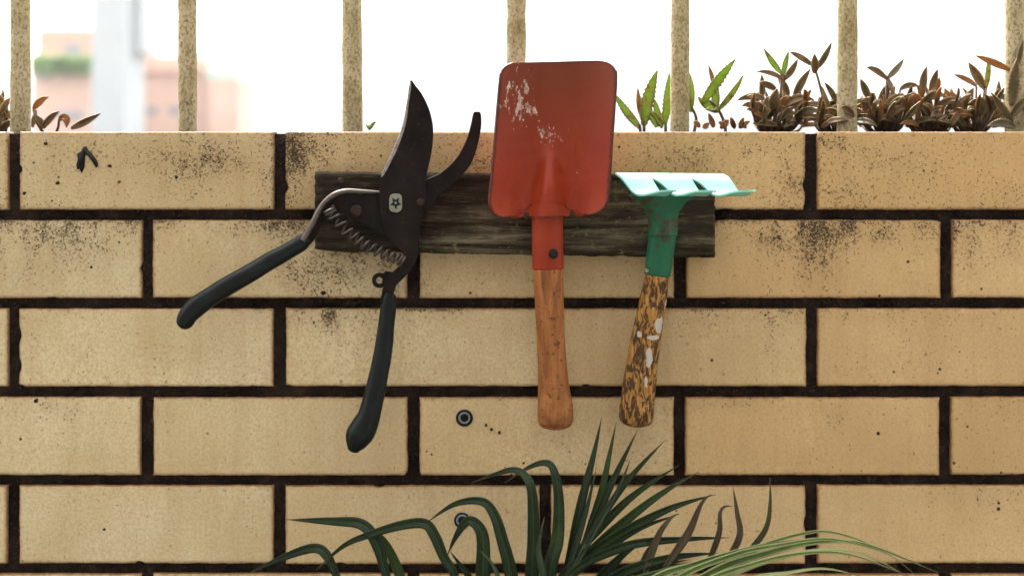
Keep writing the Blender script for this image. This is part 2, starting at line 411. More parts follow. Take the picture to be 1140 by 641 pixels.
for row in range(13):
    y0 = 147 + ROW * row; y1 = y0 + 86.5
    first = 21.5 if row % 2 == 0 else 170.5
    for n_ in range(-6, 9):
        x0 = first + 296.4 * n_; x1 = x0 + 283
        vis = row < 5 and x1 > -20 and x0 < 1160
        st = 3.6 if vis else 24
        nx = max(3, round((x1 - x0) / st)); ny = max(3, round(86.5 / st))
        w = min(1, max(0, ((x0 + x1) / 2 - 150) / 750)); w = w * .85 + rng.uniform(-.12, .12) + (.25 if row == 0 else 0)
        w = max(0, min(1.1, w)); br = rng.uniform(.90, 1.07)
        c0, c1 = (.575, .495, .305), (.51, .335, .150)
        tint = tuple((a + (b - a) * w) * br for a, b in zip(c0, c1)) + (1,)
        tiltx = rng.uniform(-.0006, .0006); tiltz = rng.uniform(-.0006, .0006); dep = rng.uniform(-.0005, .0005)
        ox = rng.uniform(-.8, .8); oy = rng.uniform(-.5, .5)
        chips = []
        for _ in range(rng.choice((0, 1, 1, 2, 3)) if vis else 0):
            sd = rng.choice('ltrbb' if row else 'lrb'); tq = rng.choice((rng.random(), rng.choice((0.0, 1.0))))
            chips.append((sd, tq * (283 if sd in 'tb' else 86.5), rng.uniform(3.5, 9), rng.uniform(1.2, 3.2)))
        g = []
        us = [0, .25 / nx] + [i / nx for i in range(1, nx)] + [1 - .25 / nx, 1]
        vs = [0, .25 / ny * 1.0] + [i / ny for i in range(1, ny)] + [1 - .25 / ny, 1]
        if not vis: us = [0, .006] + [i / nx for i in range(1, nx)] + [.994, 1]; vs = [0, .018] + [i / ny for i in range(1, ny)] + [.982, 1]
        for v in vs:
            line = []
            for u in us:
                px = x0 + ox + u * (x1 - x0); py = y0 + (oy if row else 0) + v * 86.5
                ed = min(u * 283, (1 - u) * 283, v * 86.5, (1 - v) * 86.5)
                wob = noise.noise(Vector((px * .05, py * .05, row + n_ * 7.3))) * .6 + noise.noise(Vector((px * .25, py * .25, n_))) * .5
                k = max(0, 1 - ed / 3)
                if u < .5 and u * 283 < 3: px += wob * k
                elif u > .5 and (1 - u) * 283 < 3: px -= wob * k
                if (v < .5 and v * 86.5 < 3 and row): py += wob * k
                elif v > .5 and (1 - v) * 86.5 < 3: py -= wob * k
                cut = 0
                for sd, tq, cw, cd in chips:
                    dd = ((u * 283 if sd in 'tb' else v * 86.5) - tq) / cw
                    ee = {'l': u * 283, 'r': (1 - u) * 283, 't': v * 86.5, 'b': (1 - v) * 86.5}[sd]
                    if abs(dd) < 1 and ee < 4:
                        m_ = cd * (1 - dd * dd) * (1 - ee / 4); cut = max(cut, m_ / 3)
                        if sd == 'l': px += m_
                        elif sd == 'r': px -= m_
                        elif sd == 't': py += m_
                        else: py -= m_
                back = .0011 if ed < 1e-6 else (.0002 if ed < 1.6 else 0)
                p = at(px, py, 0); p.y = back + dep + tiltx * (u - .5) * 2 + tiltz * (v - .5) * 2 + noise.noise(Vector((px * .02, py * .02, 3))) * .0006
                ve = bm.verts.new(p); ve[dl] = dirt(px, py); ve[el] = max(0, 1 - ed / 6.5, min(1.2, cut * 1.4)); ve[tl] = tint
                line.append(ve)
            g.append(line)
        for a, b in zip(g, g[1:]):
            for i in range(len(a) - 1): bm.faces.new((a[i], b[i], b[i + 1], a[i + 1]))
        bd = g[0] + [r[-1] for r in g[1:]] + g[-1][-2::-1] + [r[0] for r in g[-2:0:-1]]
        bk = []
        for ve in bd:
            q = bm.verts.new((ve.co.x, .028, ve.co.z)); q[dl] = ve[dl]; q[el] = 1.0; q[tl] = ve[tl]; bk.append(q)
        for i in range(len(bd)): bm.faces.new((bd[i], bd[(i + 1) % len(bd)], bk[(i + 1) % len(bd)], bk[i]))
bmesh.ops.recalc_face_normals(bm, faces=bm.faces[:])
bricks = obj('brick_face', bm, M['brick'], wall)
# mortar core with an uneven raked face
bm = bmesh.new()
XL, XR = at(-1700, 0).x, at(2700, 0).x
nx, nz = 420, 90
fr = []
for j in range(nz + 1):
    z = ZT - .0016 - (ZT - .0016) * (j / nz) ** 1.0
    line = []
    for i in range(nx + 1):
        x = XL + (XR - XL) * i / nx
        line.append(bm.verts.new((x, .0075 + noise.noise(Vector((x * 40, z * 40, 0))) * .0012, z)))
    fr.append(line)
for a, b in zip(fr, fr[1:]):
    for i in range(nx): bm.faces.new((a[i], b[i], b[i + 1], a[i + 1]))
top = fr[0]; bt = [bm.verts.new((v.co.x, .032, v.co.z)) for v in top]
for i in range(nx): bm.faces.new((top[i], top[i + 1], bt[i + 1], bt[i]))
bl = [bm.verts.new((XL, .032, 0)), bm.verts.new((XR, .032, 0))]
bm.faces.new((bt[0], bt[-1], bl[1], bl[0])) if False else None
obj('mortar', bm, M['mortar'], wall)
bm = bmesh.new(); box(bm, (XL, .0325, 0), (XR, .040, ZT - .004)); box(bm, (XL, .20, 0), (XR, .235, ZT - .003)); box(bm, (XL, .0405, 0), (XR, .1995, ZT - .06))
obj('backing_course', bm, M['mortar'], wall, smooth=False)
for (px, py, r) in ((517, 465, 9.5), (514.5, 579, 9)):
    bm = bmesh.new()
    ring = [at(px + math.cos(a) * r, py + math.sin(a) * r, -.0014) for a in [2 * math.pi * k / 24 for k in range(25)]]
    disc(bm, at(px, py, -.0004), (0, -1, 0), r * S, .0010)
    pl = obj('wall_plug', bm, M['black'], wall)
    bm = bmesh.new(); c = at(px, py, -.0020); N = 24
    for k in range(N):
        pass
    pts = [c + Vector((math.cos(2 * math.pi * k / N), 0, math.sin(2 * math.pi * k / N))) * 5.6 * S for k in range(N)]
    rings = []
    for k, p in enumerate(pts):
        rad = (p - c).normalized()
        rings.append([bm.verts.new(p + rad * math.cos(b) * .0009 + Vector((0, -1, 0)) * math.sin(b) * .0009) for b in [2 * math.pi * q / 8 for q in range(8)]])
    for k in range(N):
        a, b = rings[k], rings[(k + 1) % N]
        for q in range(8): bm.faces.new((a[q], a[(q + 1) % 8], b[(q + 1) % 8], b[q]))
    bmesh.ops.recalc_face_normals(bm, faces=bm.faces[:])
    obj('plug_rim', bm, M['plug'], pl)
# black tar mark like a caret on the top left brick, with stray spots
def dab(outline, h=.0011):
    bm = bmesh.new(); slab(bm, outline, -h, .0012, 3, False); return bm
mk = obj('tar_mark', dab([(86, 171), (90, 169), (93, 163.5), (96, 163), (98, 167), (103, 172), (108, 179), (109.5, 184), (107, 187), (105, 184), (102, 179), (98, 174), (95, 172), (94.5, 178), (94, 186), (91, 193), (88.5, 188), (86, 189), (85, 184), (86.5, 178)]), M['tar'], wall)
for (px, py, r) in ((122, 185, 2.0), (64, 204, 2.2), (196, 197, 1.8), (27, 215, 2), (51, 160, 2.4), (40, 446, 2.6), (116, 589, 1.6), (300, 285, 1.6), (360, 326, 3.0), (541, 473, 1.4), (547, 478, 1.6), (556, 481, 1.7), (583, 515, 1.4), (701, 470, 1.2), (978, 482, 1.8), (1112, 566, 2)):
    o = [(px + math.cos(a) * r * rng.uniform(.6, 1.4), py + math.sin(a) * r * rng.uniform(.6, 1.3)) for a in [2 * math.pi * k / 9 for k in range(9)]]
    obj('tar_spot', dab(o, .0009), M['tar'], wall)
# moss crumbs over the head joint
# soil in the trough
bm = bmesh.new(); nxs, nys = 360, 16; g = []
for j in range(nys + 1):
    line = []
    for i in range(nxs + 1):
        x = XL + (XR - XL) * i / nxs; y = .0405 + (.1592) * j / nys
        line.append(bm.verts.new((x, y, ZT - .006 + noise.fractal(Vector((x * 30, y * 30, 1)), 1, 2, 4) * .004)))
    g.append(line)
for a, b in zip(g, g[1:]):
    for i in range(nxs): bm.faces.new((a[i], a[i + 1], b[i + 1], b[i]))
tag(obj('soil', bm, M['soil']), 'dark crumbly soil filling the trough on top of the wall', kind='stuff')

# ------------------------------------------------------------------ railing
rail = thing('metal_railing', 'row of round cream railing bars crusted with lichen above the wall', 'railing', (0, .085, ZT))
BY = .085
for k, px in enumerate((-163, 22, 208.5, 392.5, 575.5, 757.5, 943, 1129, 1314)):
    p = at(px, 0, BY); bm = bmesh.new(); r = 11.0 * kk(BY) * (1.0 + .04 * math.sin(k * 2.3))
    hh = .62; pts = []; rr = []
    for i in range(60):
        t = i / 59; pts.append(Vector((p.x + .0006 * math.sin(k + t * 5), BY, ZT - .03 + t * hh))); rr.append(r * (1 + .035 * noise.noise(Vector((k * 3.1, t * 30, 0)))) + max(0, 1 - t * 16) * .0006)
    tube(bm, pts, rr, 20, jit=.0005, seed=k)
    bmesh.ops.recalc_face_normals(bm, faces=bm.faces[:])
    obj('bar', bm, M['bar'], rail)
bm = bmesh.new(); box(bm, (at(-190, 0, BY).x, BY - .02, ZT + .588), (at(1340, 0, BY).x, BY + .02, ZT + .61)); obj('top_rail', bm, M['bar'], rail, smooth=False, bevel=.003)

# ------------------------------------------------------------------ wooden board
board = thing('wooden_board', 'short weathered grey-brown wooden board fixed flat across the bricks behind the tools', 'board', at(573, 240, -.01))
bm = bmesh.new()
YB0, YB1 = -.022, -.0012
nx, nz = 150, 34
def bedge(px, top):
    w = noise.noise(Vector((px * .06, 5 if top else 9, 0))) * 1.6 + noise.noise(Vector((px * .3, 2 if top else 7, 0))) * .8
    if top: return 191.5 + (px - 350) * .008 + w
    b = 280 + (px - 350) * .016 + w
    if px < 375: b -= (375 - px) * .12
    return b
front = []
for j in range(nz + 1):
    line = []
    for i in range(nx + 1):
        px = 350.5 + (796 - 350.5) * i / nx; t = j / nz
        py = bedge(px, True) * (1 - t) + bedge(px, False) * t
        if i == 0: px += noise.noise(Vector((3, py * .2, 0))) * 1.4
        if i == nx: px += noise.noise(Vector((8, py * .2, 0))) * 1.4
        e = min(i, nx - i, j, nz - j)
        dy = (.0016 if e == 0 else 0) - noise.fractal(Vector((px * .012, py * .28, 4)), 1, 2, 4) * .0009 + max(0, noise.noise(Vector((px * .006, py * .16, 8))) - .25) * .006
        line.append(bm.verts.new(at(px, py, YB0 + dy)))
    front.append(line)
for a, b in zip(front, front[1:]):
    for i in range(nx): bm.faces.new((a[i], b[i], b[i + 1], a[i + 1]))
bd = front[0] + [r[-1] for r in front[1:]] + front[-1][-2::-1] + [r[0] for r in front[-2:0:-1]]
bk = [bm.verts.new((v.co.x, YB1, v.co.z)) for v in bd]
for i in range(len(bd)): bm.faces.new((bd[i], bd[(i + 1) % len(bd)], bk[(i + 1) % len(bd)], bk[i]))
bm.faces.new(bk); bmesh.ops.recalc_face_normals(bm, faces=bm.faces[:])
obj('plank', bm, M['board'], board)
for (px, py, ln) in ((587, 242.5, .030), (635, 241, .028), (703, 222, .018), (755, 236, .016), (778, 205, .003), (380, 202, .003)):
    p = at(px, py, YB0); bm = bmesh.new(); tube(bm, [p + Vector((0, .01, 0)), p + Vector((0, -ln, ln * .12))], .0021, 10); disc(bm, p + Vector((0, -ln, ln * .12)), (0, -1, .12), .0030, .0012, 14)
    obj('nail', bm, M['rust'], board)

# ------------------------------------------------------------------ pruning shears
sh = thing('pruning_shears', 'dark rusted pruning shears with black rubber grips, hanging open on the wooden board', 'pruning shears', at(440, 226, -.036))
YF = -.0400
# rear jaw: hook and left arm in one piece
bm = bmesh.new()
slab(bm, [(531, 124.5), (535, 126), (535.8, 139), (532.5, 159), (524, 183), (509, 201), (492, 215), (481, 229), (470, 246), (450, 263), (426, 262), (409, 252), (391, 245), (375, 234), (367, 238), (358, 250), (349, 268), (339, 275), (334, 268), (340, 260), (347, 248), (357, 229), (370, 217), (384, 212.5), (402, 213.5), (422, 214.5), (446, 214), (474, 200), (491, 192), (508, 176), (519, 156), (524, 139), (527, 126)], YF + .0045, YF + .0095, 4)
jaw = obj('hook_jaw', bm, M['steel'], sh, bevel=.0013, seg=3)
# forward folded rib along the left arm's top edge
obj('arm_rib', rod([(424, 214, YF + .003, 1.4), (404, 213.5, YF + .001, 2.6), (385, 213, YF, 3.0), (370, 218, YF, 3.2), (358, 230, YF, 3.4), (348, 249, YF, 3.6), (337, 268, YF + .002, 3.6)], 6, 10), M['rib'], sh)
bm = bmesh.new()
slab(bm, [(457.5, 89), (463, 96), (470.5, 106), (478.5, 124), (482.3, 145), (480.5, 169), (476, 190), (473.5, 205), (474, 222), (470, 243), (467, 262), (466, 280), (461, 296), (450, 309), (440, 320), (436, 338), (424, 338), (426, 322), (432, 308), (444, 296), (449, 284), (441, 274), (430, 262), (424, 244), (422.5, 214), (424, 194), (432, 178), (439, 163), (448, 139), (453, 111), (455, 97)], YF, YF + .0042, 4)
obj('blade', bm, M['steel'], sh, bevel=.0009, seg=2)
# honed strip along the blade's cutting edge
bm = bmesh.new()
slab(bm, [(456.8, 91), (457.8, 97), (455.6, 111), (451.3, 140), (443, 164), (435, 181), (426.5, 196), (424.4, 194), (432.2, 178), (439.2, 163), (448.2, 139), (453.2, 111), (455.4, 97)], YF - .0005, YF + .001, 4)
obj('cutting_edge', bm, M['bright'], sh, bevel=.0003, seg=1)
# grips
def grip(path, re=1.0):
    return rod(path, 8, 20, .82, re, jit=.0006)
obj('grip', grip([(344, 265, YF + .006, 6.0), (338, 268, YF + .006, 8.4), (330, 274, YF + .005, 9.2), (306, 287.5, YF + .004, 9.6), (280, 303, YF + .003, 10.3), (252, 319, YF + .003, 10.8), (232, 331.5, YF + .003, 11.2), (219, 341, YF + .003, 11.2), (210, 350, YF + .003, 10.8), (206.5, 357, YF + .003, 10.4)], .95), M['grip'], sh)
obj('grip', grip([(434.5, 327, YF + .003, 6.2), (433, 335, YF + .003, 7.8), (431.5, 350, YF + .003, 8.7), (428, 380, YF + .002, 9.7), (423.5, 408, YF + .002, 10.6), (417.5, 436, YF + .002, 11.5), (411, 462, YF + .002, 12.8), (405.5, 474, YF + .002, 14.6), (400, 484, YF + .002, 15.2), (396, 493, YF + .002, 12), (393, 500, YF + .002, 7)], .5), M['grip'], sh)
# bolt plate and star recess
bm = bmesh.new()
slab(bm, [(434, 219), (437, 216), (444, 216), (447, 219), (447.5, 226), (447, 233), (443.5, 236), (437, 236), (433.5, 233), (433.3, 226)], YF - .0022, YF + .001, 3)
bp = obj('pivot_plate', bm, M['plate'], sh, bevel=.0006)
bm = bmesh.new(); o = []
for k in range(10):
    a = 2 * math.pi * k / 10 + .3; r = 6.6 if k % 2 == 0 else 3.2; o.append((440.5 + math.cos(a) * r, 226 + math.sin(a) * r * 1.1))
slab(bm, o, YF - .0027, YF - .001, 1, False); obj('star_recess', bm, M['black'], bp, smooth=False)
bm = bmesh.new(); disc(bm, at(440.5, 226, YF - .0028), (0, -1, 0), 1.3 * S, .0004); obj('recess_pin', bm, M['plate'], bp)
for (px, py, r, yy) in ((397, 235, 6.8, YF + .0045), (468.5, 225.5, 4.6, YF)):
    bm = bmesh.new(); disc(bm, at(px, py, yy + .0005), (0, -1, 0), r * S, .003, 20); obj('rivet', bm, M['copper'], sh)
# coil spring
path = cr([(366, 233, 0), (371, 240, 0), (389, 259, 0), (405, 271, 0), (423, 280.5, 0), (440, 287, 0), (449, 291, 0)], 60)
N = len(path); pts = []; turns = 15
for i, p in enumerate(path):
    q = path[min(i + 1, N - 1)]; o = path[max(i - 1, 0)]
    t = (at(q[0], q[1], 0) - at(o[0], o[1], 0)).normalized(); sd = Vector((-t.z, 0, t.x))
    a = 2 * math.pi * turns * i / N; r = 5.8 * S
    pts.append(at(p[0], p[1], YF - .0030) + sd * math.cos(a) * r + Vector((0, 1, 0)) * math.sin(a) * r)
bm = bmesh.new(); tube(bm, pts, .00115, 8)
obj('spring', bm, mat_bare_steel('spring_steel', (.06, .052, .045)), sh)
# latch ear with a hole
bm = bmesh.new(); slab(bm, [(426, 318), (434, 322), (438, 318), (447, 307), (452, 300), (444, 303), (436, 303), (428, 303)], YF + .0046, YF + .0075, 3)
cx, cy, N = 422.5, 312, 20; rows = []
for (r, yy) in ((8.6, YF + .0045), (8.6, YF + .0076), (3.6, YF + .0076), (3.6, YF + .0045)):
    rows.append([bm.verts.new(at(cx + math.cos(2 * math.pi * k / N) * r, cy + math.sin(2 * math.pi * k / N) * r, yy)) for k in range(N)])
for a, b in zip(rows, rows[1:] + rows[:1]):
    for k in range(N): bm.faces.new((a[k], a[(k + 1) % N], b[(k + 1) % N], b[k]))
bmesh.ops.recalc_face_normals(bm, faces=bm.faces[:])
obj('latch', bm, M['steel'], sh, bevel=.0005)

# ------------------------------------------------------------------ red trowel
tw = thing('garden_trowel', 'red square-bladed garden trowel with a plain orange-brown wooden handle, hung blade up', 'trowel', at(612, 240, -.035))
YT = -.048
Lp = [(571, 70), (563, 73.5), (558.5, 80), (556.5, 90), (551, 155), (547.5, 195), (545, 219), (545.5, 229), (550, 237.5), (561, 242), (573, 240), (583, 235), (592, 228)]
Rp = [(666, 67.5), (677, 70), (684, 77), (686, 89), (681.5, 155), (679, 195), (677.3, 217), (675, 227), (668, 235), (655, 239), (644, 238), (634, 234), (627, 227)]
# resample both sides by arclength-like parameter so rows match up
Lc, Rc = cr(Lp, 8), cr(Rp, 8)
bm = bmesh.new(); g = []; NU = 90; te = bm.verts.layers.float.new('edge'); NR = len(Lc)
for ri, (a, b) in enumerate(zip(Lc, Rc)):
    line = []
    for i in range(NU + 1):
        t = i / NU; px = a[0] + (b[0] - a[0]) * t; py = a[1] + (b[1] - a[1]) * t
        cx = 621 - (py - 70) * .058; u = (px - cx) / 66.0
        dy = -.019 * max(0, abs(u) - .30) ** 1.6 / .57          # side flanges turn toward the viewer
        dy += -.004 * max(0, (235 - py) / 165 - .0) * .6          # tip leans out slightly
        q = max(0, min(1, (py - 152) / 60)); q = q * q * (3 - 2 * q)
        hw = 5 + 14 * max(0, min(1, (py - 155) / 75)) ** .8
        dy += -.020 * q * math.exp(-abs((px - (612.3 - (py - 160) * .03)) / hw) ** 2.0)
        dy += .004 * math.exp(-((u * 1.25) ** 2)) * min(1, (py - 66) / 60)             # shallow dish
        if py > 212: dy += -.004 * ((py - 212) / 30) ** 2 * (1 if abs(u) > .4 else 0) * min(1, (abs(u) - .4) / .25 if abs(u) > .4 else 0)
        dy += noise.noise(Vector((px * .02, py * .02, 1))) * .0008
        ve = bm.verts.new(at(px, py, YT + dy)); ve[te] = max(0, 1 - min(px - a[0], b[0] - px, (py - 67) * .9, 60 if py < 226 else (244 - py) * .8) / 6); line.append(ve)
    g.append(line)
for a, b in zip(g, g[1:]):
    for i in range(NU): bm.faces.new((a[i], b[i], b[i + 1], a[i + 1]))
bmesh.ops.recalc_face_normals(bm, faces=bm.faces[:])
obj('blade', bm, M['red'], tw, solid=.0018, off=-1, bevel=.0004, seg=2)
sock = obj('socket', rod([(610, 214, YT + .003, 13.5), (609.8, 222, YT + .002, 15.8), (609.5, 232, YT + .001, 17.2), (609.5, 245, YT + .002, 17.4), (609.5, 265, YT + .004, 17.4), (610, 299.5, YT + .006, 17.6)], 8, 28, .78), M['redsock'], tw)
bm = bmesh.new(); disc(bm, at(616, 282.5, YT - .0050), (0, -1, 0), 5.4 * S, .0022); obj('rivet', bm, M['black'], tw)
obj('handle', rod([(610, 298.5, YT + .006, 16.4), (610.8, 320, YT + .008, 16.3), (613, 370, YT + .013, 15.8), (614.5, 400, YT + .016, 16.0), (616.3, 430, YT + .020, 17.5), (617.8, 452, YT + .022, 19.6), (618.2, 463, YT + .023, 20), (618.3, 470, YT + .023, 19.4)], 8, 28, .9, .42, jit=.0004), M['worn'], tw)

# ------------------------------------------------------------------ green rake
rk = thing('hand_rake', 'small green hand rake with pale bent tines and a blotchy peeling wooden handle', 'hand rake', at(735, 270, -.035))
YR = -.040
# fan plate : rows from the socket up to the bend
bm = bmesh.new(); g = []
rows = [(262, 722, 753.5, .0), (250, 722.5, 754, .0), (238, 719.5, 755, -.003), (228, 714, 761, -.007), (216, 704, 775, -.012), (206, 696, 789, -.017), (199, 689.5, 799, -.0205), (194, 685, 805, -.0225)]
ROWS = cr([(r[0], r[1], r[2], r[3]) for r in rows], 4)
TH = R(22)
for r in ROWS:
    line = []
    for i in range(25):
        t = i / 24; px = r[1] + (r[2] - r[1]) * t; u = t - .5
        curl = max(0, min(1, (r[0] - 206) / 56)); bulge = -.013 * curl * (1 - (2 * u) ** 2)
        yy = YR + r[3] + bulge + (px - 745) * S * math.sin(TH) * (1 - curl)
        line.append(bm.verts.new(at(px, r[0], yy)))
    g.append(line)
for a, b in zip(g, g[1:]):
    for i in range(24): bm.faces.new((a[i], a[i + 1], b[i + 1], b[i]))
bmesh.ops.recalc_face_normals(bm, faces=bm.faces[:])
obj('fan_plate', bm, M['green'], rk, solid=.0016, off=0, bevel=.0003)
# three broad tines springing from the bend towards the viewer
bend = [at(685 + 120 * t, 193.5 + 1.0 * t, YR - .0225 + (685 + 120 * t - 745) * S * math.sin(TH)) for t in (0, 1)]
ax = (bend[1] - bend[0]); fw = Vector((.47, -.88, 0)).normalized()
CUT = (0, .27, .635, 1.0)
for k in range(3):
    bm = bmesh.new(); g = []
    a0, a1 = CUT[k], CUT[k + 1]; wd = a1 - a0
    Lt = .050
    for j in range(25):
        s = j / 24
        # joined at the root, then each tine sweeps to a point on its right side
        q = max(0, s - .22) / .78
        wl = a0 + wd * (.17 * math.sin(math.pi * min(1, q * 1.15) ** .6) * (1 if k else 0) + .26 * q + .68 * q ** 4); wr = a1 + wd * .0 * q
        if s > .93: wl = wr - (wr - wl) * (.45 + .55 * (1 - s) / .07)
        drop = -.0150 * s - .0085 * math.sin(max(0, s - .12) / .88 * math.pi) ** 2 * (1 if s > .12 else 0) + .0016 * max(0, s - .75) / .25
        line = []
        for i in range(7):
            t = wl + (wr - wl) * i / 6
            cup = -.0035 * (1 - (2 * i / 6 - 1) ** 2) * math.sin(min(1, s * 1.3) * math.pi) * .6
            line.append(bm.verts.new(bend[0] + ax * t + fw * Lt * s + Vector((0, 0, drop - cup * .4))))
        g.append(line)
    for a, b in zip(g, g[1:]):
        for i in range(6): bm.faces.new((a[i], a[i + 1], b[i + 1], b[i]))
    bmesh.ops.recalc_face_normals(bm, faces=bm.faces[:])
    obj('tine', bm, M['mint'], rk, solid=.0018, off=0, bevel=.0003)
obj('socket', rod([(738.5, 251, YR + .004, 15.2), (737, 268, YR + .005, 15.4), (734.5, 286, YR + .006, 15.2), (732, 306, YR + .007, 15.0)], 8, 28, .8), M['green'], rk)
bm = bmesh.new(); disc(bm, at(719.5, 301, YR - .0005), (0, -1, 0), 2.6 * S, .0025, 12); obj('rivet', bm, M['plate'], rk)
obj('handle', rod([(732.2, 304.5, YR + .008, 13.6), (729, 325, YR + .010, 14.4), (722, 360, YR + .013, 16), (715.5, 400, YR + .016, 17.4), (711, 435, YR + .019, 18.8), (708.8, 456, YR + .020, 19.6), (708.2, 465, YR + .020, 19.2)], 8, 28, .9, .55, jit=.0007), M['peel'], rk)

# ------------------------------------------------------------------ succulents on the wall
rs = random.Random(11)
def leaf(bm, b, t, wpx, y=.1, bow=(0, 0), yoff=0.0, teeth=True, fold=.35, seg=24, roll=0.0, al=None, ac=None):
    """toothed lance leaf from photo px b to t; bow = px offset of the middle; yoff = how far the tip comes forward"""
    A = at(*b, y); B = at(*t, y); B.y -= yoff
    Mid = (A + B) / 2 + Vector((bow[0] * S, -abs(yoff) * .3, -bow[1] * S))
    w = wpx * S / 2; g = []
    for j in range(seg + 1):
        s = j / seg
        p = A * (1 - s) ** 2 + Mid * 2 * s * (1 - s) + B * s * s
        tg = ((Mid - A) * (1 - s) + (B - Mid) * s).normalized()
        nrm = Vector((math.sin(roll), -math.cos(roll), .45 * math.cos(roll * 1.7))); nrm = (nrm - tg * nrm.dot(tg)).normalized()
        sd = tg.cross(nrm)
        pr = (math.sin(math.pi * min(1, s * .93 + .07)) ** .75) * (1 - .25 * s)
        if s > .99: pr = .04
        if teeth: pr *= 1 + (.17 if j % 2 else -.13)
        line = []
        for u in (-1, -.55, 0, .55, 1):
            q = p + sd * u * w * pr + nrm * (abs(u) ** 1.4 * fold * w * pr)
            ve = bm.verts.new(q); ve[al] = s; ve[ac] = abs(u); line.append(ve)
        g.append(line)
    for a, c in zip(g, g[1:]):
        for i in range(4): bm.faces.new((a[i], a[i + 1], c[i + 1], c[i]))
def succulent(label, base, leaves, mat, stems=(), y=.11, filler=(), group='succulents growing along the wall top', mat2=None):
    root = thing('succulent_plant', label, 'succulent', at(base[0], 150, y), group)
    root.location.z = ZT - .006
    sets = {}
    for L in leaves:
        sets.setdefault(L[6] if len(L) > 6 else mat, []).append(L)
    for (x0, x1, ya, yb, n, wl) in filler:       # low, sprawling extra leaves (px box)
        for _ in range(int(n * 2.3)):
            bx = rs.uniform(x0, x1); by = rs.uniform(yb - 24, yb); an = rs.gauss(0, 1.0); ln = rs.uniform(.65, 1.35) * wl
            tx = bx + math.sin(an) * ln; ty = max(ya, by - abs(math.cos(an)) * ln * .8 + rs.uniform(-2, 8))
            up = rs.random() < .3
            if up: tx = bx + rs.gauss(0, 7); ty = max(ya - 8, by - rs.uniform(20, 32))
            sets.setdefault(rs.choice([mat, mat, mat, mat2 or mat, mat2 or mat, 'succ_orange']), []).append(((bx, by), (tx, min(ty, 143)), rs.uniform(5, 7.5) if up else rs.uniform(5.5, 10.5), rs.uniform(-.02, .035), (rs.uniform(-3, 3), rs.uniform(-9, -2)), rs.uniform(-.01, .025)))
    for m, ls in sets.items():
        bm = bmesh.new(); al = bm.verts.layers.float.new('along'); ac = bm.verts.layers.float.new('across')
        for L in ls:
            b, t, w = L[0], L[1], L[2]; dy = L[3] if len(L) > 3 else rs.uniform(-.01, .01)
            bow = L[4] if len(L) > 4 else (rs.uniform(-2, 2), rs.uniform(-3, 1)); yo = L[5] if len(L) > 5 else rs.uniform(-.01, .015)
            leaf(bm, b, t, w, y + dy, bow, yo, True, rs.uniform(.2, .55), roll=rs.uniform(-.7, .7), al=al, ac=ac)
        obj('foliage', bm, M[m], root, solid=.0011, off=0)
    for st in stems:
        bm = bmesh.new()
        P = cr([(p[0], p[1]) for p in st], 5); pts = [at(p[0], p[1], y) for p in P]
        pts[0] = pts[0] - Vector((0, 0, .012))
        tube(bm, pts, [.0017 * (1 - .35 * i / len(pts)) for i in range(len(pts))], 8)
        bmesh.ops.recalc_face_normals(bm, faces=bm.faces[:]); obj('stem', bm, M['sstem'], root)
    bm = bmesh.new()
    for m, ls in sets.items():
        for L in ls:
            b = Vector((L[0][0], L[0][1]));  dy = L[3] if len(L) > 3 else 0
            if b.y < 140 and not stems:
                q = at(base[0] + (b.x - base[0]) * .35, 152, y); e = at(b.x, b.y, y + dy)
                tube(bm, [q, (q + e) / 2 + Vector(((e.x - q.x) * .2, 0, 0)), e], [.0016, .0013, .0011], 6)
    if len(bm.verts): 
        bmesh.ops.recalc_face_normals(bm, faces=bm.faces[:]); obj('stem', bm, M['sstem'], root)
    else: bm.free()
    return root
g_, b_, y_, o_ = 'succ_green', 'succ_brown', 'succ_grey', 'succ_orange'
succulent('green succulent leaning left with one long leaf beside the trowel blade', (712, 143), [((713, 143), (684, 104), 11, .0, (-3, 2), .0)], g_, stems=[((713, 150), (712.5, 143), (711, 138))])
succulent('upright green toothed succulent between the trowel and the railing bar', (722, 143),
          [((717, 140), (732, 78), 16, 0, (-5, 0), .0), ((716, 134), (710, 98), 8, .004, (-2, 0), 0, o_), ((734, 141), (729, 110), 9, -.004), ((731, 142), (716, 118), 9, .004), ((737, 142), (722, 124), 10, -.006)], g_, stems=[((717, 150), (717, 141), (717, 135))])
succulent('green succulent peeking out behind the fifth railing bar from the left', (748, 143),
          [((740, 138), (745, 81), 12, .0, (2, 0), 0), ((742, 140), (731, 122), 8, .004), ((770, 121), (768, 82), 8, .004, (2, 0), 0), ((770, 125), (762, 98), 8, .006)], g_, stems=[((741, 150), (741, 138)), ((772, 150), (775, 132), (770, 120))], y=.125)
succulent('green toothed succulent with two long leaves slanting right of the railing bar', (800, 143),
          [((781, 116), (819, 66), 15, 0, (-2, -3), 0), ((799, 123), (828, 83), 7.5, -.004, (3, 2), 0), ((799, 124), (777, 108), 11, .002, (-2, 3), 0), ((798, 121), (796, 88), 11, .004), ((795, 96), (789, 73), 7, .006, (0, 0), 0, o_), ((800, 124), (784, 122), 8, -.004)], g_, stems=[((808, 150), (806, 136), (799, 121), (790, 112))])
succulent('tiny dry sprouts scattered at the foot of the green succulents', (800, 143),
          [((795, 142), (789, 126), 8, 0), ((802, 143), (812, 134), 8, 0), ((779, 142), (772, 136), 7, 0), ((823, 143), (827, 131), 6, 0), ((824, 143), (834, 135), 6, 0), ((818, 143), (812, 131), 6, 0), ((806, 143), (800, 136), 7, -.004), ((783, 143), (790, 137), 7, -.004), ((831, 143), (822, 136), 6, -.004)], o_, y=.10, mat2=b_)
